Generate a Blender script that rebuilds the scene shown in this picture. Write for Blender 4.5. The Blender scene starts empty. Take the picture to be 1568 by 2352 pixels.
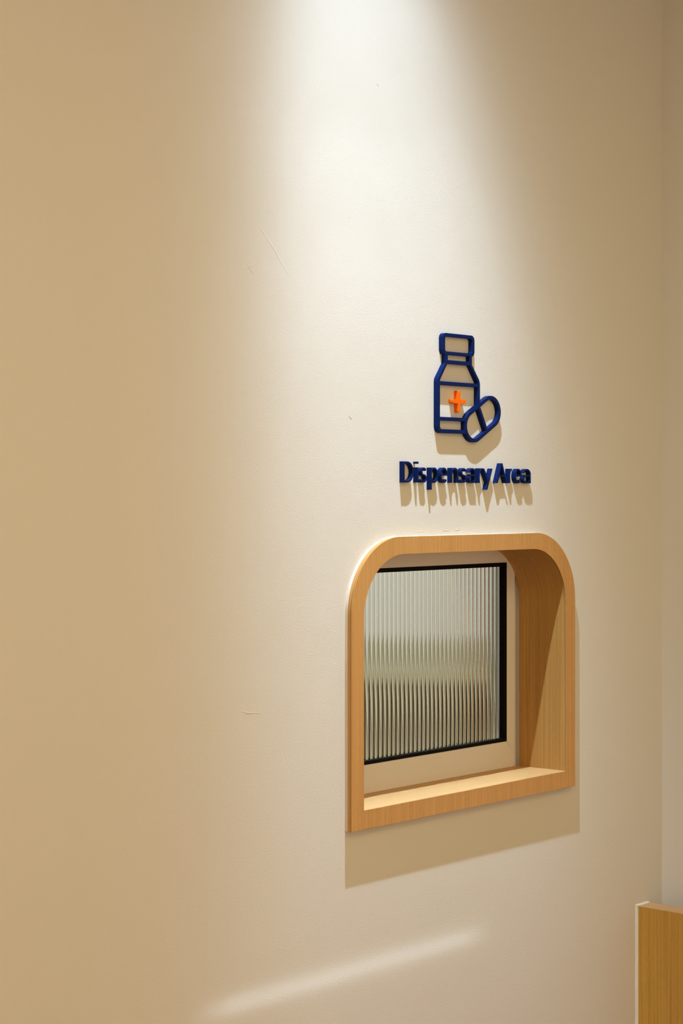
import bpy, bmesh, math, random
from mathutils import Vector, Matrix
from mathutils.geometry import tessellate_polygon

random.seed(7)
S = bpy.context.scene
C = S.collection
PI = math.pi

# ------------------------------------------------------------------ camera
CAM_YAW = -math.atan2(4300.0, 3778.0)
cd = bpy.data.cameras.new('camera')
cd.sensor_width = 36.0
cd.lens = 4300.0 / 2352.0 * 36.0
cd.shift_y = -45.0 / 2352.0
cd.clip_start = 0.05
cam = bpy.data.objects.new('camera', cd)
cam.location = (0.0, -2.35, 1.45)
cam.rotation_euler = (PI / 2, 0.0, CAM_YAW)
C.objects.link(cam)
S.camera = cam

# ------------------------------------------------------------------ world, exposure
w = bpy.data.worlds.new('world')
S.world = w
w.use_nodes = True
w.node_tree.nodes['Background'].inputs[0].default_value = (1.0, 0.8, 0.55, 1)
w.node_tree.nodes['Background'].inputs[1].default_value = 0.02
vs = S.view_settings
vs.view_transform = 'Standard'
vs.look = 'None'
vs.gamma = 1.0
vs.use_curve_mapping = False
vs.exposure = 0.0
S.cycles.caustics_reflective = False
S.cycles.caustics_refractive = False
S.cycles.use_denoising = True
S.cycles.max_bounces = 16
S.cycles.transmission_bounces = 12
S.cycles.sample_clamp_indirect = 4.0

# ------------------------------------------------------------------ lights
def area(name, loc, target, sx, sy, col, watts, spread=PI):
    l = bpy.data.lights.new(name, 'AREA')
    l.shape = 'RECTANGLE'
    l.size, l.size_y = sx, sy
    l.color = col
    l.energy = watts
    l.spread = spread
    o = bpy.data.objects.new(name, l)
    o.location = loc
    d = Vector(target) - Vector(loc)
    if abs(d.x) < 1e-6 and abs(d.y) < 1e-6:
        o.rotation_euler = (0, 0, 0)
    else:
        o.rotation_euler = d.to_track_quat('-Z', 'Y').to_euler()
    C.objects.link(o)
    return o

# warm ceiling panels of the waiting room plus an added unseen fill light opposite the hatch
area('room_light', (0.6, -2.0, 2.76), (0.6, -2.0, 0), 1.2, 1.2, (1.0, 0.81, 0.52), 19)
area('room_light', (2.5, -2.2, 2.76), (2.5, -2.2, 0), 1.0, 1.0, (1.0, 0.78, 0.20), 12)
area('back_fill_light', (0.4, -3.55, 1.5), (0.4, 0.0, 1.5), 3.0, 2.2, (1.0, 0.81, 0.66), 26)
# added unseen lamp whose thin sheet of light makes the low wall streak
ll = bpy.data.lights.new('added_streak_light', 'POINT')
ll.shadow_soft_size = 0.004
ll.energy = 1.0
ll.color = (0.72, 0.86, 1.0)
ll.use_nodes = True
lt = ll.node_tree
lem = next(n for n in lt.nodes if n.type == 'EMISSION')
def LN(op, a, b=None, c=None):
    n = lt.nodes.new('ShaderNodeMath')
    n.operation = op
    for i, v in enumerate((a, b, c)):
        if v is None:
            continue
        if isinstance(v, (int, float)):
            n.inputs[i].default_value = v
        else:
            lt.links.new(v, n.inputs[i])
    return n.outputs[0]
ltc = lt.nodes.new('ShaderNodeTexCoord')
lsx = lt.nodes.new('ShaderNodeSeparateXYZ')
lt.links.new(ltc.outputs['Normal'], lsx.inputs[0])
lnz = LN('MAXIMUM', LN('ABSOLUTE', lsx.outputs['Z']), 0.05)
lv = LN('DIVIDE', LN('DIVIDE', lsx.outputs['Y'], lnz), 0.0046)
sheet = LN('POWER', 2.718, LN('MULTIPLY', LN('MULTIPLY', lv, lv), -1.0))
lh = LN('ABSOLUTE', LN('DIVIDE', lsx.outputs['X'], lnz))
ends = LN('SUBTRACT', 1.0, LN('SMOOTH_MIN', LN('MAXIMUM', LN('DIVIDE', LN('SUBTRACT', lh, 0.112), 0.036), 0.0), 1.0, 0.1))
ends = LN('MAXIMUM', ends, 0.0)
lt.links.new(LN('MULTIPLY', LN('MULTIPLY', sheet, ends), 125.0), lem.inputs['Strength'])
lo_ = bpy.data.objects.new('added_streak_light', ll)
lo_.location = (2.715, -2.0, 2.74)
lo_.rotation_euler = (Vector((2.715, 0.0, 0.535)) - Vector(lo_.location)).to_track_quat('-Z', 'Y').to_euler()
C.objects.link(lo_)
# lights of the dispensary behind the glass
area('dispensary_light', (5.6, 1.6, 2.72), (5.6, 1.6, 0), 1.4, 1.4, (0.92, 0.97, 1.0), 48)
area('dispensary_light', (3.6, 1.4, 2.72), (3.6, 1.4, 0), 1.2, 1.2, (0.92, 0.97, 1.0), 32)

# wall washing downlight over the hatch, given its photometric table (plane angles against angle from straight down)
LAMP = (2.70, -0.30, 2.775)
def interp(t, x):
    if x <= t[0][0]:
        return t[0][1]
    for (a, p), (b, q) in zip(t, t[1:]):
        if x <= b:
            return p + (q - p) * (x - a) / (b - a)
    return t[-1][1]
TOW = [(-30, 3.0), (-12, 8.0), (0, 9.0), (5, 8.4), (7.5, 7.5), (8.5, 6.7), (10.5, 5.2), (14, 3.4), (20, 1.70), (26, 0.83), (31, 0.53), (36, 0.38), (45, 0.18), (60, 0.05), (80, 0.0)]
def candela(lat, tow):
    c = interp([(0, 5.5), (6, 6.5), (10, 8.0), (20, 8.5), (30, 6.5), (60, 5.5)], tow)
    hw = interp([(-30, 26), (0, 13.0), (7.5, 15.0), (10.5, 18.0), (14, 20.5), (20, 24.5), (30, 32.0), (60, 45.0)], tow)
    u = abs(lat - c) / hw
    return interp(TOW, tow) * (0.965 / (1 + u ** 5.5) + 0.035 / (1 + u * u))
VA = [0, 3, 6, 9, 12, 15, 18, 21, 24, 27, 30, 34, 38, 42, 47, 52, 58, 65, 75, 90]
HA = list(range(0, 361, 10))
rows = []
for h in HA:
    r = []
    for v in VA:
        az = math.radians(h) - PI
        sv = math.sin(math.radians(v))
        dx, dy, dz = sv * math.sin(az), sv * math.cos(az), max(math.cos(math.radians(v)), 1e-3)
        r.append(candela(math.degrees(math.atan2(dx, dz)), math.degrees(math.atan2(dy, dz))))
    r[-1] = 0.0
    rows.append(' '.join('%.1f' % (q * 100) for q in r))
ies = bpy.data.texts.new('downlight_profile')
ies.write("IESNA:LM-63-1995\nTILT=NONE\n1 1000 1 %d %d 1 2 0 0 0\n1 1 1\n%s\n%s\n%s\n" % (
    len(VA), len(HA), ' '.join(map(str, VA)), ' '.join(map(str, HA)), '\n'.join(rows)))
sl = bpy.data.lights.new('downlight_beam', 'POINT')
sl.shadow_soft_size = 0.011
sl.energy = 6.5
sl.color = (0.63, 0.815, 1.0)
sl.use_nodes = True
nt = sl.node_tree
em = next(n for n in nt.nodes if n.type == 'EMISSION')
it = nt.nodes.new('ShaderNodeTexIES')
it.mode = 'INTERNAL'
it.ies = ies
it.inputs['Strength'].default_value = 1.0
nt.links.new(it.outputs[0], em.inputs['Strength'])
so = bpy.data.objects.new('downlight_beam', sl)
so.location = LAMP
C.objects.link(so)

# ------------------------------------------------------------------ materials
def mat(name, col, rough=0.6, spec=0.5, metal=0.0):
    m = bpy.data.materials.new(name)
    m.use_nodes = True
    b = m.node_tree.nodes['Principled BSDF']
    b.inputs['Base Color'].default_value = (*col, 1)
    b.inputs['Roughness'].default_value = rough
    b.inputs['Specular IOR Level'].default_value = spec
    b.inputs['Metallic'].default_value = metal
    return m

def N(m, t, **kw):
    n = m.node_tree.nodes.new(t)
    for k, v in kw.items():
        setattr(n, k, v)
    return n

def L(m, a, b):
    m.node_tree.links.new(a, b)

def plaster(name, col):
    m = mat(name, col, 0.75, 0.25)
    b = m.node_tree.nodes['Principled BSDF']
    tc = N(m, 'ShaderNodeTexCoord')
    n1 = N(m, 'ShaderNodeTexNoise')
    n1.inputs['Scale'].default_value = 330
    n1.inputs['Detail'].default_value = 3
    n2 = N(m, 'ShaderNodeTexNoise')
    n2.inputs['Scale'].default_value = 9
    n2.inputs['Detail'].default_value = 2
    for n in (n1, n2):
        L(m, tc.outputs['Object'], n.inputs['Vector'])
    b1 = N(m, 'ShaderNodeBump')
    b1.inputs['Strength'].default_value = 0.2
    b1.inputs['Distance'].default_value = 0.0016
    L(m, n1.outputs['Fac'], b1.inputs['Height'])
    b2 = N(m, 'ShaderNodeBump')
    b2.inputs['Strength'].default_value = 0.10
    b2.inputs['Distance'].default_value = 0.006
    L(m, n2.outputs['Fac'], b2.inputs['Height'])
    L(m, b1.outputs['Normal'], b2.inputs['Normal'])
    L(m, b2.outputs['Normal'], b.inputs['Normal'])
    return m

def veneer(name, dark, light, rough=0.45, scale=1.0):
    """straight grained veneer: u across the grain, v along it, both in metres"""
    m = mat(name, light, rough, 0.4)
    b = m.node_tree.nodes['Principled BSDF']
    uv = N(m, 'ShaderNodeUVMap')
    mp = N(m, 'ShaderNodeMapping')
    mp.inputs['Scale'].default_value = (300 * scale, 2.2, 1)
    L(m, uv.outputs['UV'], mp.inputs['Vector'])
    n1 = N(m, 'ShaderNodeTexNoise')
    n1.inputs['Scale'].default_value = 1.0
    n1.inputs['Detail'].default_value = 3
    n1.inputs['Distortion'].default_value = 0.25
    L(m, mp.outputs['Vector'], n1.inputs['Vector'])
    mp2 = N(m, 'ShaderNodeMapping')
    mp2.inputs['Scale'].default_value = (900, 60, 1)
    L(m, uv.outputs['UV'], mp2.inputs['Vector'])
    n2 = N(m, 'ShaderNodeTexNoise')
    n2.inputs['Scale'].default_value = 1.0
    n2.inputs['Detail'].default_value = 2
    L(m, mp2.outputs['Vector'], n2.inputs['Vector'])
    mp3 = N(m, 'ShaderNodeMapping')
    mp3.inputs['Scale'].default_value = (38, 1.2, 1)
    L(m, uv.outputs['UV'], mp3.inputs['Vector'])
    n3 = N(m, 'ShaderNodeTexNoise')
    n3.inputs['Scale'].default_value = 1.0
    L(m, mp3.outputs['Vector'], n3.inputs['Vector'])
    a1 = N(m, 'ShaderNodeMath', operation='MULTIPLY')
    a1.inputs[1].default_value = 0.55
    L(m, n1.outputs['Fac'], a1.inputs[0])
    a2 = N(m, 'ShaderNodeMath', operation='MULTIPLY_ADD')
    a2.inputs[1].default_value = 0.25
    L(m, n2.outputs['Fac'], a2.inputs[0])
    L(m, a1.outputs[0], a2.inputs[2])
    a3 = N(m, 'ShaderNodeMath', operation='MULTIPLY_ADD')
    a3.inputs[1].default_value = 0.20
    L(m, n3.outputs['Fac'], a3.inputs[0])
    L(m, a2.outputs[0], a3.inputs[2])
    r = N(m, 'ShaderNodeValToRGB')
    r.color_ramp.elements[0].position = 0.36
    r.color_ramp.elements[0].color = (*dark, 1)
    r.color_ramp.elements[1].position = 0.62
    r.color_ramp.elements[1].color = (*light, 1)
    L(m, a3.outputs[0], r.inputs['Fac'])
    L(m, r.outputs['Color'], b.inputs['Base Color'])
    bp = N(m, 'ShaderNodeBump')
    bp.inputs['Strength'].default_value = 0.12
    bp.inputs['Distance'].default_value = 0.0006
    L(m, a3.outputs[0], bp.inputs['Height'])
    L(m, bp.outputs['Normal'], b.inputs['Normal'])
    return m

def painted(name, col, rough, bump=0.05, scale=600, spec=0.5):
    m = mat(name, col, rough, spec)
    b = m.node_tree.nodes['Principled BSDF']
    tc = N(m, 'ShaderNodeTexCoord')
    n1 = N(m, 'ShaderNodeTexNoise')
    n1.inputs['Scale'].default_value = scale
    L(m, tc.outputs['Object'], n1.inputs['Vector'])
    b1 = N(m, 'ShaderNodeBump')
    b1.inputs['Strength'].default_value = bump
    b1.inputs['Distance'].default_value = 0.0006
    L(m, n1.outputs['Fac'], b1.inputs['Height'])
    L(m, b1.outputs['Normal'], b.inputs['Normal'])
    return m

WALL = plaster('cream_wall_paint', (0.82, 0.78, 0.71))
WALL2 = plaster('cream_side_wall_paint', (0.80, 0.76, 0.68))
CEIL = plaster('ceiling_paint', (0.80, 0.76, 0.68))
FLOORM = veneer('floor_boards', (0.30, 0.19, 0.10), (0.42, 0.28, 0.15), 0.4, 0.2)
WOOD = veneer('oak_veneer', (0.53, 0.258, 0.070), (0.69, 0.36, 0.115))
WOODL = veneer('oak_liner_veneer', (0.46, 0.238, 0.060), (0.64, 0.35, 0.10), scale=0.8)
WOODS = veneer('oak_sill_veneer_lit', (0.64, 0.365, 0.135), (0.75, 0.44, 0.19), scale=1.8)  # paler than the frame oak: the sill's lit highlight is put into the colour
WOODP = veneer('oak_panel_veneer', (0.40, 0.20, 0.030), (0.60, 0.325, 0.06), scale=0.7)
WOODE = veneer('oak_edge_band', (0.58, 0.33, 0.14), (0.66, 0.39, 0.18))
BLUE = painted('blue_enamel', (0.004, 0.015, 0.088), 0.5, 0.08, 900, 0.06)
ORANGE = painted('orange_enamel', (1.0, 0.16, 0.002), 0.5, 0.06, 900, 0.2)
BEIGE = painted('beige_powder_coat', (0.95, 0.90, 0.82), 0.5, 0.08, 1500)
BLACK = painted('black_gasket', (0.003, 0.003, 0.003), 0.7, 0.1, 700, 0.12)
CAULK = painted('white_sealant', (0.80, 0.76, 0.67), 0.5, 0.1, 300)
DARKGAP = painted('dark_joint', (0.03, 0.022, 0.012), 0.8)
METAL = painted('white_metal_trim', (0.8, 0.78, 0.72), 0.35)
GREYW = plaster('dispensary_wall_paint', (0.72, 0.70, 0.65))
OLIVE = painted('dispensary_worktop', (0.42, 0.38, 0.25), 0.4)
PALE = painted('dispensary_cabinet_front', (0.66, 0.62, 0.44), 0.4)
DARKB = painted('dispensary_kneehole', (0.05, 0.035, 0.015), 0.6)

GLASS = bpy.data.materials.new('reeded_glass')
GLASS.use_nodes = True
gb = GLASS.node_tree.nodes['Principled BSDF']
gb.inputs['Base Color'].default_value = (0.95, 0.985, 0.95, 1)
gb.inputs['Roughness'].default_value = 0.0
gb.inputs['IOR'].default_value = 1.5
gb.inputs['Transmission Weight'].default_value = 1.0

# ------------------------------------------------------------------ mesh helpers
def link(name, me, m=None, parent=None, smooth=None):
    if m:
        me.materials.append(m)
    if smooth is not None:
        for p in me.polygons:
            p.use_smooth = True
        me.set_sharp_from_angle(angle=math.radians(smooth))
    o = bpy.data.objects.new(name, me)
    C.objects.link(o)
    if parent:
        o.parent = parent
    return o

def from_bm(name, bm, m, parent=None, smooth=None, bevel=0.0):
    bmesh.ops.recalc_face_normals(bm, faces=bm.faces)
    if bevel:
        es = [e for e in bm.edges if len(e.link_faces) == 2 and e.calc_face_angle(0) > 0.6]
        bmesh.ops.bevel(bm, geom=es, offset=bevel, segments=2, affect='EDGES', profile=0.5)
    me = bpy.data.meshes.new(name)
    bm.to_mesh(me)
    bm.free()
    return link(name, me, m, parent, smooth)

def box_bm(bm, x0, x1, y0, y1, z0, z1):
    r = bmesh.ops.create_cube(bm, size=1.0)
    for v in r['verts']:
        v.co = Vector(((x0 + x1) / 2 + v.co.x * (x1 - x0), (y0 + y1) / 2 + v.co.y * (y1 - y0), (z0 + z1) / 2 + v.co.z * (z1 - z0)))
    return r['verts']

def box(name, x0, x1, y0, y1, z0, z1, m, parent=None, bevel=0.0):
    bm = bmesh.new()
    box_bm(bm, x0, x1, y0, y1, z0, z1)
    return from_bm(name, bm, m, parent, 40 if bevel else None, bevel)

def plate(name, loops, y_front, y_back, m, parent=None, bevel=0.0, smooth=19):
    """an outline with holes in the x-z plane, given thickness along y"""
    flat = [(p, li) for li, lp in enumerate(loops) for p in lp]
    tris = tessellate_polygon([[Vector((x, z, 0)) for x, z in lp] for lp in loops])
    bm = bmesh.new()
    fr = [bm.verts.new((p[0], y_front, p[1])) for p, _ in flat]
    bk = [bm.verts.new((p[0], y_back, p[1])) for p, _ in flat]
    for t in tris:
        a, b, c = (Vector(flat[i][0]) for i in t)
        if abs((b - a).cross(c - a)) < 1e-12:
            continue
        bm.faces.new([fr[i] for i in t])
        bm.faces.new([bk[i] for i in reversed(t)])
    k = 0
    for lp in loops:
        n = len(lp)
        for i in range(n):
            j = (i + 1) % n
            bm.faces.new((fr[k + i], fr[k + j], bk[k + j], bk[k + i]))
        k += n
    bmesh.ops.recalc_face_normals(bm, faces=bm.faces)
    if bevel:
        es = [e for e in bm.edges if len(e.link_faces) == 2 and e.calc_face_angle(0) > 1.0 and abs(e.verts[0].co.y - e.verts[1].co.y) < 1e-7 and abs(e.verts[0].co.y - y_front) < 1e-6]
        bmesh.ops.bevel(bm, geom=es, offset=bevel, segments=2, affect='EDGES', profile=0.5)
    me = bpy.data.meshes.new(name)
    bm.to_mesh(me)
    bm.free()
    return link(name, me, m, parent, smooth)

def uv_by(o, fn):
    """uv per face corner from fn(position, normal), in metres"""
    me = o.data
    uvl = me.uv_layers.new(name='UVMap')
    for p in me.polygons:
        for li in p.loop_indices:
            uvl.data[li].uv = fn(me.vertices[me.loops[li].vertex_index].co, p.normal)

def uv_vertical(co, n):
    if abs(n.z) > 0.9:
        return (co.x, co.y)
    if abs(n.x) > abs(n.y):
        return (co.y, co.z)
    return (co.x, co.z)

def arch(x0, x1, z0, z1, r, n=20, rb=0.0):
    """closed loop, counter-clockwise from the lower left; both top corners rounded"""
    pts = []
    if rb:
        for k in range(9):
            a = PI + k / 8 * PI / 2
            pts.append((x0 + rb + rb * math.cos(a), z0 + rb + rb * math.sin(a)))
        for k in range(9):
            a = 1.5 * PI + k / 8 * PI / 2
            pts.append((x1 - rb + rb * math.cos(a), z0 + rb + rb * math.sin(a)))
    else:
        pts += [(x0, z0), (x1, z0)]
    for k in range(n + 1):
        a = k / n * PI / 2
        pts.append((x1 - r + r * math.cos(a), z1 - r + r * math.sin(a)))
    for k in range(n + 1):
        a = PI / 2 + k / n * PI / 2
        pts.append((x0 + r + r * math.cos(a), z1 - r + r * math.sin(a)))
    return pts

def thing(name, label, cat, loc=(0, 0, 0), group=None):
    o = bpy.data.objects.new(name, None)
    o.empty_display_size = 0.1
    o.location = loc
    C.objects.link(o)
    o['label'] = label
    o['category'] = cat
    if group:
        o['group'] = group
    return o

def tag(o, label, cat, group=None):
    o['label'] = label
    o['category'] = cat
    if group:
        o['group'] = group
    return o

def structure(o):
    o['kind'] = 'structure'
    return o

# ------------------------------------------------------------------ room shell
X0, X1, Y0, H = -1.6, 3.8214, -3.6, 2.8
WT = 0.16                                   # thickness of the hatch wall
IN = dict(x0=2.722, x1=3.4005, z0=0.8405, z1=1.329)
wall_front = plate('wall_front', [[(X0 - .15, 0), (X1, 0), (X1, H), (X0 - .15, H)],
                   arch(2.7120, 3.4100, 0.8290, 1.3390, 0.128)], 0.0, WT, WALL)
structure(wall_front)
structure(box('wall_right', X1, X1 + 0.12, Y0, 0.16, 0, H, WALL2))
structure(box('wall_left', X0 - 0.15, X0, Y0, 0, 0, H, WALL2))
structure(box('wall_back', X0 - 0.15, X1 + 0.12, Y0 - 0.12, Y0, 0, H, WALL2))
fl = structure(box('floor', X0 - 0.15, X1 + 0.12, Y0 - 0.12, WT, -0.1, 0, FLOORM))
uv_by(fl, lambda co, n: (co.y, co.x))
# ceiling with a round hole for the downlight
ring = [(LAMP[0] + 0.036 * math.cos(a * PI / 16), LAMP[1] + 0.036 * math.sin(a * PI / 16)) for a in range(32)]
cl = plate('ceiling', [[(X0 - 0.15, Y0 - 0.12), (X1 + 0.12, Y0 - 0.12), (X1 + 0.12, WT), (X0 - 0.15, WT)], ring], 0, 0.06, CEIL)
for v in cl.data.vertices:                   # laid flat: plate x-z becomes x-y
    v.co = Vector((v.co.x, v.co.z, H + v.co.y))
cl.data.flip_normals()
structure(cl)

# ------------------------------------------------------------------ hatch window
win = structure(thing('window_1', 'arched oak framed dispensary hatch with black edged reeded glass', 'window', (3.06, 0, 0.804)))
PF = -0.016                                   # front of the architrave

def at_home(o, root):
    """keep world coordinates of a mesh written in world space under a moved root"""
    o.parent = root
    o.matrix_parent_inverse = Matrix.Translation(root.location).inverted()
    return o

OUT = arch(2.6853, 3.4356, 0.8042, 1.3633, 0.147, 28)
INN = arch(IN['x0'], IN['x1'], IN['z0'], IN['z1'], 0.122, 28)
arc_o = plate('architrave', [OUT, INN], PF, PF + 0.0018, WOOD, None, 0.0003)
uv_by(arc_o, uv_vertical)
at_home(arc_o, win)
body = plate('architrave_core', [arch(2.6855, 3.4354, 0.8044, 1.3631, 0.147, 28), arch(IN['x0'] - .0002, IN['x1'] + .0002, IN['z0'] - .0002, IN['z1'] + .0002, 0.122, 28)], PF + 0.0028, -0.006, WOOD)
uv_by(body, uv_vertical)
at_home(body, win)
glue = plate('veneer_joint', [arch(2.6856, 3.4353, 0.8045, 1.3630, 0.147, 28), arch(IN['x0'] - .0006, IN['x1'] + .0006, IN['z0'] - .0006, IN['z1'] + .0006, 0.122, 28)], PF + 0.0016, PF + 0.0030, DARKGAP)
at_home(glue, win)
seal = plate('sealant_bead', [arch(2.6850, 3.4359, 0.8039, 1.3636, 0.147, 28), arch(2.70, 3.42, 0.82, 1.345, 0.135, 28)], -0.006, 0.0, CAULK, None, 0.0012)
at_home(seal, win)

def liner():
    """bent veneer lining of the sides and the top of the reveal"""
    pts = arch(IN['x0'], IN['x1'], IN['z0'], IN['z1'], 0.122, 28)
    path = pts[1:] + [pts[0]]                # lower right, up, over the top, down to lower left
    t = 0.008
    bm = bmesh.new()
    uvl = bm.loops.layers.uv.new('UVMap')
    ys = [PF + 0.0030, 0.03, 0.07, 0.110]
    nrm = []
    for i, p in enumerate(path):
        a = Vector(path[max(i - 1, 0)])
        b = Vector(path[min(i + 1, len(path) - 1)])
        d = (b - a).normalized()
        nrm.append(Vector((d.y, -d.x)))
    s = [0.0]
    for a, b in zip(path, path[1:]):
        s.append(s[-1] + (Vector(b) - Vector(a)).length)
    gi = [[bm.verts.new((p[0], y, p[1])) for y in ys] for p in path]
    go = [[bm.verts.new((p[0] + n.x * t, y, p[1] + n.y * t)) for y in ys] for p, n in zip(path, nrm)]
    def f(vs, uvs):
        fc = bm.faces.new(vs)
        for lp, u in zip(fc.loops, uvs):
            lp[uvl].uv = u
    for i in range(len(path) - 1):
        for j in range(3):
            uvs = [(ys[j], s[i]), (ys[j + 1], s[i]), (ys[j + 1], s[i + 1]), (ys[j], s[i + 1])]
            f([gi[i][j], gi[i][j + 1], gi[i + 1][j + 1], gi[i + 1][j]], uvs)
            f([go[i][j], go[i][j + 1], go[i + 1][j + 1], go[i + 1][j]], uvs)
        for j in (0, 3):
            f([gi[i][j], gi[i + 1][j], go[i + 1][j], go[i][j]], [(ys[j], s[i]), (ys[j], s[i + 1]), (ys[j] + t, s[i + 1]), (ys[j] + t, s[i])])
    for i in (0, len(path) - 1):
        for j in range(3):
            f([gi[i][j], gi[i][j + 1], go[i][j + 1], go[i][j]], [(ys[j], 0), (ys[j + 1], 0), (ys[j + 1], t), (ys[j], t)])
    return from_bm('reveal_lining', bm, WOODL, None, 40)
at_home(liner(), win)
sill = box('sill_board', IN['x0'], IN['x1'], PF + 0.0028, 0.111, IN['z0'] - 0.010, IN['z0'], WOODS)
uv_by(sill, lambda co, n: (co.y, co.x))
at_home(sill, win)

# beige aluminium frame: outer frame behind, mitred sash in front of it
outer = plate('outer_frame', [[(2.715, 0.832), (3.4075, 0.832), (3.4075, 1.337), (2.715, 1.337)],
              [(2.760, 0.882), (3.362, 0.882), (3.362, 1.305), (2.760, 1.305)]], 0.124, 0.156, BEIGE)
at_home(outer, win)
GX0, GX1, GZ0, GZ1 = 2.770, 3.3525, 0.8997, 1.2948       # opening of the sash
SX0, SX1, SZ0, SZ1 = 2.738, 3.3845, 0.8668, 1.3275       # outer edge of the sash
g = 0.00025
rails = [[(SX0, 0.8404), (SX1, 0.8404), (SX1, SZ0), (GX1, GZ0), (GX0, GZ0), (SX0, SZ0)],
         [(SX1, SZ1), (SX0, SZ1), (GX0, GZ1), (GX1, GZ1)],
         [(SX1, SZ0), (SX1, SZ1), (GX1, GZ1), (GX1, GZ0)],
         [(SX0, SZ1), (SX0, SZ0), (GX0, GZ0), (GX0, GZ1)]]
for r in rails:
    cx, cz = sum(p[0] for p in r) / len(r), sum(p[1] for p in r) / len(r)
    r = [(p[0] + (g if p[0] < cx else -g), p[1] + (g if p[1] < cz else -g)) for p in r]
    at_home(plate('sash_rail', [r], 0.110, 0.124, BEIGE, None, 0.0009), win)
gas = plate('gasket', [[(GX0, GZ0), (GX1, GZ0), (GX1, GZ1), (GX0, GZ1)],
            [(GX0 + .0085, GZ0 + .0070), (GX1 - .0085, GZ0 + .0070), (GX1 - .0085, GZ1 - .0085), (GX0 + .0085, GZ1 - .0085)]], 0.1085, 0.1232, BLACK, None, 0.001)
at_home(gas, win)

def reeded(x0, x1, z0, z1, pitch, sag, yf, th):
    R = (pitch * pitch / 4 + sag * sag) / (2 * sag)
    seg = 14
    prof = []
    n = int(math.ceil((x1 - x0) / pitch))
    a0 = math.asin(pitch / 2 / R)
    for k in range(n):
        xc = 2.7335 + (k + 2) * pitch
        for j in range(seg):
            a = -a0 + 2 * a0 * j / seg
            prof.append((xc + R * math.sin(a), yf + R - R * math.cos(a)))
    prof = [p for p in prof if x0 <= p[0] <= x1]
    bm = bmesh.new()
    lo = [bm.verts.new((x, y, z0)) for x, y in prof]
    hi = [bm.verts.new((x, y, z1)) for x, y in prof]
    bl = [bm.verts.new((x, yf + th, z)) for z in (z0, z1) for x in (prof[0][0], prof[-1][0])]
    for i in range(len(prof) - 1):
        bm.faces.new((lo[i], lo[i + 1], hi[i + 1], hi[i]))
    bm.faces.new((bl[0], bl[1], bl[3], bl[2]))
    bm.faces.new(lo + [bl[1], bl[0]])
    bm.faces.new(hi + [bl[3], bl[2]])
    bm.faces.new((lo[0], hi[0], bl[2], bl[0]))
    bm.faces.new((lo[-1], hi[-1], bl[3], bl[1]))
    return from_bm('glass_pane', bm, GLASS, None, 25)
pane = reeded(GX0 + .002, GX1 - .004, GZ0 + .004, GZ1 - .004, 0.0140, 0.0016, 0.1205, 0.0075)
at_home(pane, win)

# ------------------------------------------------------------------ sign: bottle and capsule
ID = -0.0105
icon = thing('pharmacy_sign', 'raised blue outline of a medicine bottle and capsule with orange cross on wall', 'sign', (3.0263, 0, 1.5531))

def arcpts(cx, cz, r, a0, a1, n):
    return [(cx + r * math.cos(math.radians(a0 + (a1 - a0) * k / n)), cz + r * math.sin(math.radians(a0 + (a1 - a0) * k / n))) for k in range(n + 1)]

def rrect(x0, x1, z0, z1, r, n=7):
    return arcpts(x0 + r, z0 + r, r, 180, 270, n) + arcpts(x1 - r, z0 + r, r, 270, 360, n) + arcpts(x1 - r, z1 - r, r, 0, 90, n) + arcpts(x0 + r, z1 - r, r, 90, 180, n)

A = (3.1354, 1.6180)
B = (3.0783, 1.5864)
CR = 0.0333
ax = math.degrees(math.atan2(A[1] - B[1], A[0] - B[0]))
def stadium(r, n=20):
    return arcpts(A[0], A[1], r, ax - 90, ax + 90, n) + arcpts(B[0], B[1], r, ax + 90, ax + 270, n)
st = 0.0075
ux, uz = math.cos(math.radians(ax)), math.sin(math.radians(ax))
M = ((A[0] + B[0]) / 2, (A[1] + B[1]) / 2)
ri = CR - st
def half(c, a0, sgn):
    e = (M[0] + sgn * ux * st / 2, M[1] + sgn * uz * st / 2)
    pts = arcpts(c[0], c[1], ri, a0, a0 + 180, 20)
    p1 = (e[0] + (-uz) * ri * sgn, e[1] + ux * ri * sgn)
    p2 = (e[0] - (-uz) * ri * sgn, e[1] - ux * ri * sgn)
    return pts + [p1, p2]
cap_o = plate('capsule_outline', [stadium(CR), half(A, ax - 90, 1), half(B, ax + 90, -1)], ID - 0.0002, 0, BLUE, None, 0.0005)
at_home(cap_o, icon)

cl_r = CR - st * 0.5
bx0, bx1 = 2.9559, 3.0967
zt = 1.5864 + 0.0333
t0 = (B[0] + CR * math.cos(math.radians(ax + 90)), B[1] + CR * math.sin(math.radians(ax + 90)))
slope = uz / ux
def edge_z(x, r):
    tx = B[0] + r * math.cos(math.radians(ax + 90))
    tz = B[1] + r * math.sin(math.radians(ax + 90))
    return tz + (x - tx) * slope
def arc_ang(z, r):
    return 180 - math.degrees(math.asin((z - B[1]) / r))
def bez(p0, p1, p2, n=6):
    return [((1 - t) ** 2 * p0[0] + 2 * t * (1 - t) * p1[0] + t * t * p2[0], (1 - t) ** 2 * p0[1] + 2 * t * (1 - t) * p1[1] + t * t * p2[1]) for t in (k / n for k in range(n + 1))]
nk0, nk1 = 2.9813, 3.0694
outer_b = []
outer_b += arcpts(bx0 + .013, 1.5700 + .013, .013, 180, 270, 8)
outer_b += arcpts(B[0], B[1], cl_r, arc_ang(1.5700, cl_r), ax + 90, 14)
outer_b += [(bx1, edge_z(bx1, cl_r))]
outer_b += bez((bx1, 1.6720), (bx1, 1.6790), (bx1 - .0050, 1.6850))
outer_b += [(nk1, 1.7120), (nk1, 1.7288)]
cp = rrect(2.9726, 3.0780, 1.7288, 1.7725, .0105)
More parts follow.
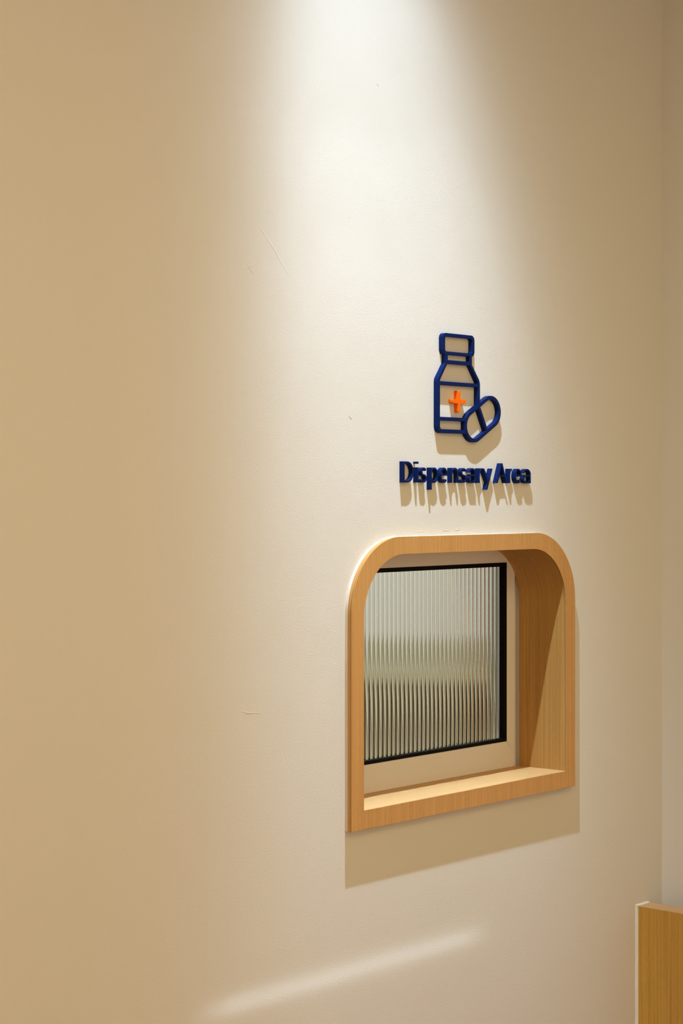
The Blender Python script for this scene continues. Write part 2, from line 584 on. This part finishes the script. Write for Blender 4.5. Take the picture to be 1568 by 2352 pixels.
outer_b += [p for p in arcpts(3.0780 - .0105, 1.7288 + .0105, .0105, 280, 360, 7)] + arcpts(3.0780 - .0105, 1.7725 - .0105, .0105, 0, 90, 7)
outer_b += arcpts(2.9726 + .0105, 1.7725 - .0105, .0105, 90, 180, 7) + arcpts(2.9726 + .0105, 1.7288 + .0105, .0105, 180, 258, 7)
outer_b += [(nk0, 1.7285), (nk0, 1.7120)]
outer_b += bez((bx0 + .0050, 1.6850), (bx0, 1.6790), (bx0, 1.6720))
sx = 0.0077
h_cap = rrect(2.9726 + sx, 3.0780 - sx, 1.7288 + .0065, 1.7725 - .0068, .005, 5)
h_neck = [(nk0 + sx, 1.7180), (nk1 - sx, 1.7180), (nk1 - sx, 1.7290), (nk0 + sx, 1.7290)]
h_sh = [(bx0 + sx, 1.6743), (bx1 - sx, 1.6743), (bx1 - sx - .0004, 1.6775), (nk1 - .0062, 1.7106), (nk0 + .0062, 1.7106), (bx0 + sx + .0004, 1.6775)]
h_body = [(bx0 + sx, 1.6024)] + arcpts(B[0], B[1], CR, arc_ang(1.6024, CR), ax + 90, 8) + [(bx1 - sx, edge_z(bx1 - sx, CR)), (bx1 - sx, 1.6670), (bx0 + sx, 1.6670)]
h_bot = arcpts(bx0 + sx + .006, 1.5776 + .006, .006, 180, 270, 6) + [(B[0] - CR - .0002, 1.5776), (B[0] - CR - .0002, 1.5953), (bx0 + sx, 1.5953)]
bot = plate('bottle_outline', [outer_b, h_cap, h_neck, h_sh, h_body, h_bot], ID, 0, BLUE, None, 0.0004)
at_home(bot, icon)

def plus(cx, cz, a, h, r):
    q = [(h, -h), (a, -h), (a, h), (h, h), (h, a), (-h, a), (-h, h), (-a, h), (-a, -h), (-h, -h), (-h, -a), (h, -a)]
    out = []
    for i, p in enumerate(q):
        pv, nx = q[i - 1], q[(i + 1) % 12]
        if i % 3 == 0:
            out.append(p)
        else:
            d0 = (Vector(pv) - Vector(p)).normalized() * r + Vector(p)
            d1 = (Vector(nx) - Vector(p)).normalized() * r + Vector(p)
            out += bez(tuple(d0), p, tuple(d1), 5)
    return [(cx + x, cz + z) for x, z in out]
cr = plate('cross', [plus(3.0266, 1.6354, 0.0221, 0.0040, 0.0026)], ID, 0, ORANGE, None, 0.0005)
cr['label'] = 'orange medical cross'
at_home(cr, icon)

# ------------------------------------------------------------------ sign: lettering
letters = thing('lettering_sign', 'raised dark blue lettering reading Dispensary Area between bottle sign and hatch', 'sign', (2.8476, 0, 1.4690))

LZ, XH, CAPH, DESC = 1.4695, 0.0303, 0.0417, 0.0141     # baseline, x height, capital height, descender
SW, SH = 0.0040, 0.0036                                 # stem and horizontal stroke

def ell(cx, cz, rx, rz, a0, a1, n=14):
    return [(cx + rx * math.cos(math.radians(a0 + (a1 - a0) * k / n)), cz + rz * math.sin(math.radians(a0 + (a1 - a0) * k / n))) for k in range(n + 1)]

def glyph_D(x0, x1):
    m = x0 + (x1 - x0) * 0.40
    out = [(x0, 0), (m, 0)] + ell(m, CAPH / 2, x1 - m, CAPH / 2, -90, 90)[1:] + [(x0, CAPH)]
    i0 = x0 + SW
    hole = [(i0, SH), (m, SH)] + ell(m, CAPH / 2, x1 - m - SW, CAPH / 2 - SH, -90, 90)[1:] + [(i0, CAPH - SH)]
    return [[out, hole]]

def glyph_i(x0, x1):
    return [[[(x0, 0), (x1, 0), (x1, XH), (x0, XH)]], [[(x0, CAPH - 0.0044), (x1, CAPH - 0.0044), (x1, CAPH), (x0, CAPH)]]]

def glyph_s(x0, x1):
    cx, rx = (x0 + x1) / 2, (x1 - x0) / 2 - SW / 2
    r1 = (XH - SH) / 4
    zc1, zc0 = XH - SH / 2 - r1, SH / 2 + r1
    path = ell(cx, zc1, rx * 0.94, r1, 22, 180, 12) + ell(cx, zc1, rx * 0.94, r1, 180, 250, 5)[1:]
    path += ell(cx, zc0, rx, r1, 70, 0, 5) + ell(cx, zc0, rx, r1, 0, -160, 12)[1:]
    l, r = [], []
    for i, p in enumerate(path):
        d = (Vector(path[min(i + 1, len(path) - 1)]) - Vector(path[max(i - 1, 0)])).normalized()
        w2 = (SH + (SW - SH) * abs(d.y)) / 2
        l.append((p[0] - d.y * w2, p[1] + d.x * w2))
        r.append((p[0] + d.y * w2, p[1] - d.x * w2))
    return [[l + r[::-1]]]

def glyph_p(x0, x1):
    m = x0 + SW
    cx = x0 + (x1 - x0) * 0.50
    rx = x1 - cx
    out = [(x0, -DESC), (m, -DESC), (m, 0.0030)] + ell(cx, XH / 2, rx, XH / 2 + .0004, -100, 100, 18) + [(m, XH - 0.0030), (m, XH), (x0, XH)]
    hole = ell((m + x1 - SW) / 2, XH / 2, (x1 - SW - m) / 2, XH / 2 - SH + .0004, 0, 340, 17)
    return [[out, hole]]

def glyph_e(x0, x1):
    cx, cz, rx, rz = (x0 + x1) / 2, XH / 2, (x1 - x0) / 2, XH / 2 + .0004
    ix, iz = rx - SW, rz - SH
    b0, b1 = XH * 0.465, XH * 0.465 + 0.0036
    a0 = math.degrees(math.asin((b0 - cz) / rz))
    ai = 180 - math.degrees(math.asin((b0 - cz) / iz))
    out = ell(cx, cz, rx, rz, a0, 322, 26) + ell(cx, cz, ix, iz, 318, ai, 10)
    at = math.degrees(math.asin((b1 - cz) / iz))
    hole = ell(cx, cz, ix, iz, at, 180 - at, 12)
    return [[out, hole]]

def glyph_n(x0, x1):
    m = x0 + SW
    ry = 0.0125
    out = [(x0, 0), (m, 0), (m, XH - SH - ry + .001)] + ell((m + x1 - SW) / 2, XH - SH - ry + .0004, (x1 - SW - m) / 2, ry, 180, 0, 12)[1:]
    out += [(x1 - SW, 0), (x1, 0)] + ell((m + x1) / 2 - .0006, XH - ry - .0015, x1 - (m + x1) / 2 + .0006, ry + .0019, 0, 128, 12) + [(m, XH - 0.0042), (m, XH), (x0, XH)]
    return [[out]]

def glyph_a(x0, x1):
    w = x1 - x0
    cx = x0 + w * 0.50
    rx = x1 - cx
    ry = 0.0112
    bz, br = XH * 0.285, XH * 0.285 + .0003
    bx = x0 + w * 0.46
    out = [(x1 - SW, 0), (x1, 0)] + ell(cx, XH - ry + .0003, rx, ry, 0, 168, 16)
    out += ell(cx, XH - ry + .0003, rx - SW, ry - SH, 164, 0, 12)
    out += [(x1 - SW, bz + br - .0004)] + ell(bx, bz, bx - x0, br, 88, 272, 16) + [(x1 - SW - .0016, 0.0016), (x1 - SW, 0.0042)]
    hx0, hx1 = x0 + SW, x1 - SW
    hole = [(hx1, bz + br - SH)] + ell(bx, bz, bx - hx0, br - SH, 90, 270, 12) + [(hx1 - .003, SH), (hx1, SH + .003)]
    return [[out, hole]]

def glyph_r(x0, x1):
    m = x0 + SW
    out = [(x0, 0), (m, 0), (m, XH * 0.50)] + ell(x1 + .0012, XH * 0.50, x1 + .0012 - m, XH * 0.50 - SH, 180, 98, 8)[1:]
    out += [(x1, XH + .0002)] + ell(x1 + .0012, XH * 0.56, x1 + .0012 - m, XH * 0.44, 108, 160, 5) + [(m, XH), (x0, XH)]
    return [[out]]

def glyph_y(x0, x1):
    t = 0.0047
    bx = x0 + 0.0112                              # left end of the tail
    def rx(z):                                     # left edge of the long stroke
        return bx + (x1 - t - bx) * (z + DESC) / (XH + DESC)
    zj = 0.0012
    return [[[(bx, -DESC), (bx + t, -DESC), (x1, XH), (x1 - t, XH), (rx(0.0085), 0.0085), (x0 + t, XH), (x0, XH), (rx(zj) - .0004, zj)]]]

def glyph_A(x0, x1):
    t = 0.0049
    ax = (x0 + x1) / 2
    h = 0.0028
    def li(z):
        return x0 + t + (ax - x0 - t) * z / (CAPH - 0.0055)
    b0, b1 = 0.0135, 0.0172
    out = [(x0, 0), (x0 + t, 0), (li(b0), b0), (2 * ax - li(b0), b0), (x1 - t, 0), (x1, 0), (ax + h, CAPH), (ax - h, CAPH)]
    hole = [(li(b1), b1), (2 * ax - li(b1), b1), (ax, CAPH - 0.0055)]
    return [[out, hole]]

LAYOUT = [(glyph_D, 2.8476, 2.8797), (glyph_i, 2.8904, 2.8949), (glyph_s, 2.9025, 2.9210), (glyph_p, 2.9330, 2.9579),
          (glyph_e, 2.9650, 2.9888), (glyph_n, 2.9999, 3.0243), (glyph_s, 3.0318, 3.0516), (glyph_a, 3.0593, 3.0824),
          (glyph_r, 3.0922, 3.1026), (glyph_y, 3.1062, 3.1402), (glyph_A, 3.1533, 3.1910), (glyph_r, 3.1980, 3.2086),
          (glyph_e, 3.2193, 3.2434), (glyph_a, 3.2484, 3.2764)]
for fn, gx0, gx1 in LAYOUT:
    pieces = [[[(x, z + LZ) for x, z in lp] for lp in loops] for loops in fn(gx0, gx1)]
    lt_o = plate('letter', pieces[0], ID, 0, BLUE, None, 0.0003, 32)
    for extra in pieces[1:]:
        ex = plate('tmp', extra, ID, 0, None, None, 0.0003, 32)
        bm = bmesh.new()
        bm.from_mesh(lt_o.data)
        bm.from_mesh(ex.data)
        bm.to_mesh(lt_o.data)
        bm.free()
        bpy.data.objects.remove(ex)
    at_home(lt_o, letters)

# ------------------------------------------------------------------ low oak partition at the right
part = thing('low_partition', 'low oak veneered partition board standing against the wall at lower right', 'partition', (3.735, 0, 0))
pb = box('panel_board', 3.7094, 3.7600, -1.30, -0.0015, 0.0, 0.4914, WOODP)
uv_by(pb, uv_vertical)
at_home(pb, part)
pt = box('edge_band', 3.7090, 3.7604, -1.3004, -0.0015, 0.4914, 0.4925, WOODE)
uv_by(pt, lambda co, n: (co.x, co.y))
pt['label'] = 'pale oak edge band on top of the board'
at_home(pt, part)
def bead(name, x0, x1, z0, z1, parent):
    """wavering line of sealant on the wall"""
    bm = bmesh.new()
    n = 40 if z1 - z0 > 0.1 else 6
    rows = []
    for k in range(n + 1):
        t = k / n
        wob = 0.0003 * math.sin(k * 1.7) + random.uniform(-.0002, .0002)
        if z1 - z0 > 0.1:
            z = z0 + (z1 - z0) * t
            rows.append([bm.verts.new(p) for p in ((x0 + wob, 0.0, z), (x0 + .001 + wob, -.0035, z), (x1 + .0006, -.0055, z), (x1 + .0006, 0.0, z))])
        else:
            x = x0 + (x1 - x0) * t
            rows.append([bm.verts.new(p) for p in ((x, 0.0, z1 + wob), (x, -.0035, z1 - .001 + wob), (x, -.0055, z0), (x, 0.0, z0))])
    for a, b in zip(rows, rows[1:]):
        for j in range(4):
            bm.faces.new((a[j], a[(j + 1) % 4], b[(j + 1) % 4], b[j]))
    bm.faces.new(rows[0])
    bm.faces.new(rows[-1])
    return from_bm(name, bm, CAULK, None, 60)
at_home(bead('sealant_bead', 3.7045, 3.7094, 0.0, 0.4953, part), part)
at_home(bead('sealant_bead', 3.7045, 3.7600, 0.4925, 0.4953, part), part)

# ------------------------------------------------------------------ plaster flaws on the hatch wall
def ridge(pts, wd, ht):
    bm = bmesh.new()
    rows = []
    n = len(pts)
    for i, p in enumerate(pts):
        a, b = Vector(pts[max(i - 1, 0)]), Vector(pts[min(i + 1, n - 1)])
        d = (b - a).normalized()
        nn = Vector((-d.y, d.x))
        k = math.sin(PI * (0.06 + 0.88 * i / (n - 1)))
        c = Vector(p)
        l, r = c + nn * wd / 2 * k, c - nn * wd / 2 * k
        rows.append([bm.verts.new((l.x, 0.0, l.y)), bm.verts.new((c.x, -ht * k, c.y)), bm.verts.new((r.x, 0.0, r.y))])
    for a, b in zip(rows, rows[1:]):
        for j in (0, 1, 2):
            bm.faces.new((a[j], a[(j + 1) % 3], b[(j + 1) % 3], b[j]))
    o = from_bm('plaster_ridge', bm, WALL, wall_front, 50)
    return o
ridge([(2.4263, 1.9520), (2.4560, 1.9260), (2.4833, 1.8997), (2.5080, 1.8720), (2.5300, 1.8441)], 0.0045, 0.0005)
ridge([(2.410, 1.868), (2.421, 1.857), (2.436, 1.842)], 0.003, 0.0006)
ridge([(2.400, 1.850), (2.425, 1.858), (2.440, 1.862)], 0.003, 0.0004)
ridge([(2.395, 1.060), (2.420, 1.053), (2.455, 1.050)], 0.003, 0.0005)
ridge([(2.6950, 1.5975), (2.7012, 1.5925), (2.7035, 1.5905)], 0.002, 0.0008)
ridge([(2.6910, 1.9740), (2.7000, 1.9752)], 0.002, 0.0012)
ridge([(2.7790, 2.2440), (2.7830, 2.2405)], 0.003, 0.0030)
ridge([(2.8930, 2.3790), (2.8945, 2.3765)], 0.003, 0.0030)
ridge([(2.9830, 1.3738), (2.9900, 1.3728), (2.9990, 1.3732), (3.0080, 1.3726)], 0.0018, 0.0005)
ridge([(3.0260, 1.3742), (3.0300, 1.3728), (3.0360, 1.3738), (3.0420, 1.3732)], 0.0018, 0.0006)
ridge([(2.9000, 1.3722), (2.9100, 1.3718), (2.9240, 1.3722)], 0.0016, 0.0004)
ridge([(3.590, 0.642), (3.620, 0.650), (3.650, 0.653)], 0.004, 0.0003)

# ------------------------------------------------------------------ downlight in the ceiling
dl = thing('downlight', 'small round recessed ceiling downlight above the hatch', 'lamp', (LAMP[0], LAMP[1], H))
def lathe(name, prof, m, parent, n=40):
    bm = bmesh.new()
    rows = []
    for k in range(n):
        a = 2 * PI * k / n
        rows.append([bm.verts.new((LAMP[0] + r * math.cos(a), LAMP[1] + r * math.sin(a), z)) for r, z in prof])
    for k in range(n):
        a, b = rows[k], rows[(k + 1) % n]
        for j in range(len(prof) - 1):
            bm.faces.new((a[j], a[j + 1], b[j + 1], b[j]))
    return at_home(from_bm(name, bm, m, None, 40), parent)
lathe('trim_ring', [(0.037, H + 0.001), (0.048, H), (0.048, H - 0.003), (0.036, H - 0.004), (0.034, H + 0.03), (0.0345, H + 0.05)], METAL, dl)
lathe('lamp_housing', [(0.0355, H + 0.001), (0.0355, H + 0.075), (0.0005, H + 0.075), (0.0005, H + 0.070), (0.0345, H + 0.070)], METAL, dl)

# ------------------------------------------------------------------ dispensary behind the glass
BX0, BX1, BY = 1.2, 7.6, 3.1
structure(box('wall_dispensary_far', BX0, BX1, BY, BY + .1, 0, H, GREYW))
structure(box('wall_dispensary_left', BX0 - .1, BX0, WT, BY, 0, H, GREYW))
structure(box('wall_dispensary_right', BX1, BX1 + .1, WT, BY, 0, H, GREYW))
structure(box('wall_dispensary_near', X1 + .12, BX1, 0.04, WT, 0, H, GREYW))
f2 = structure(box('floor_dispensary', BX0 - .1, BX1 + .1, WT, BY + .1, -0.1, 0, FLOORM))
uv_by(f2, lambda co, n: (co.y, co.x))
structure(box('ceiling_dispensary', BX0 - .1, BX1 + .1, WT, BY + .1, H, H + .06, CEIL))

counter = thing('dispensary_counter', 'pale counter with dark kneehole seen through the reeded glass of the hatch', 'counter', (4.5, 2.8, 0))
def wt_bm():
    bm = bmesh.new()
    box_bm(bm, BX0 + .01, BX1 - .01, 2.30, BY - .01, 0.62, 0.66)
    box_bm(bm, BX0 + .01, BX1 - .01, BY - .035, BY - .01, 0.655, 0.755)
    box_bm(bm, BX1 - 0.62, BX1 - .01, 0.9, 2.301, 0.62, 0.66)
    box_bm(bm, BX1 - .035, BX1 - .01, 0.9, BY - .02, 0.655, 0.755)
    return bm
at_home(from_bm('worktop', wt_bm(), OLIVE), counter)
for k in range(4):
    x = 1.98 + k * 0.985
    at_home(box('cabinet_front', x, x + 0.98, 2.335, 2.36, 0.08, 0.618, PALE, None, 0.002), counter)
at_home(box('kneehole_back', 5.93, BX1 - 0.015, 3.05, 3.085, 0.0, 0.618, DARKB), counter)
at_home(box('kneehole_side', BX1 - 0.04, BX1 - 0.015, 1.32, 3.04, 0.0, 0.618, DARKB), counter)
at_home(box('cabinet_end', BX1 - 0.60, BX1 - 0.05, 0.92, 1.30, 0.0, 0.618, PALE, None, 0.002), counter)
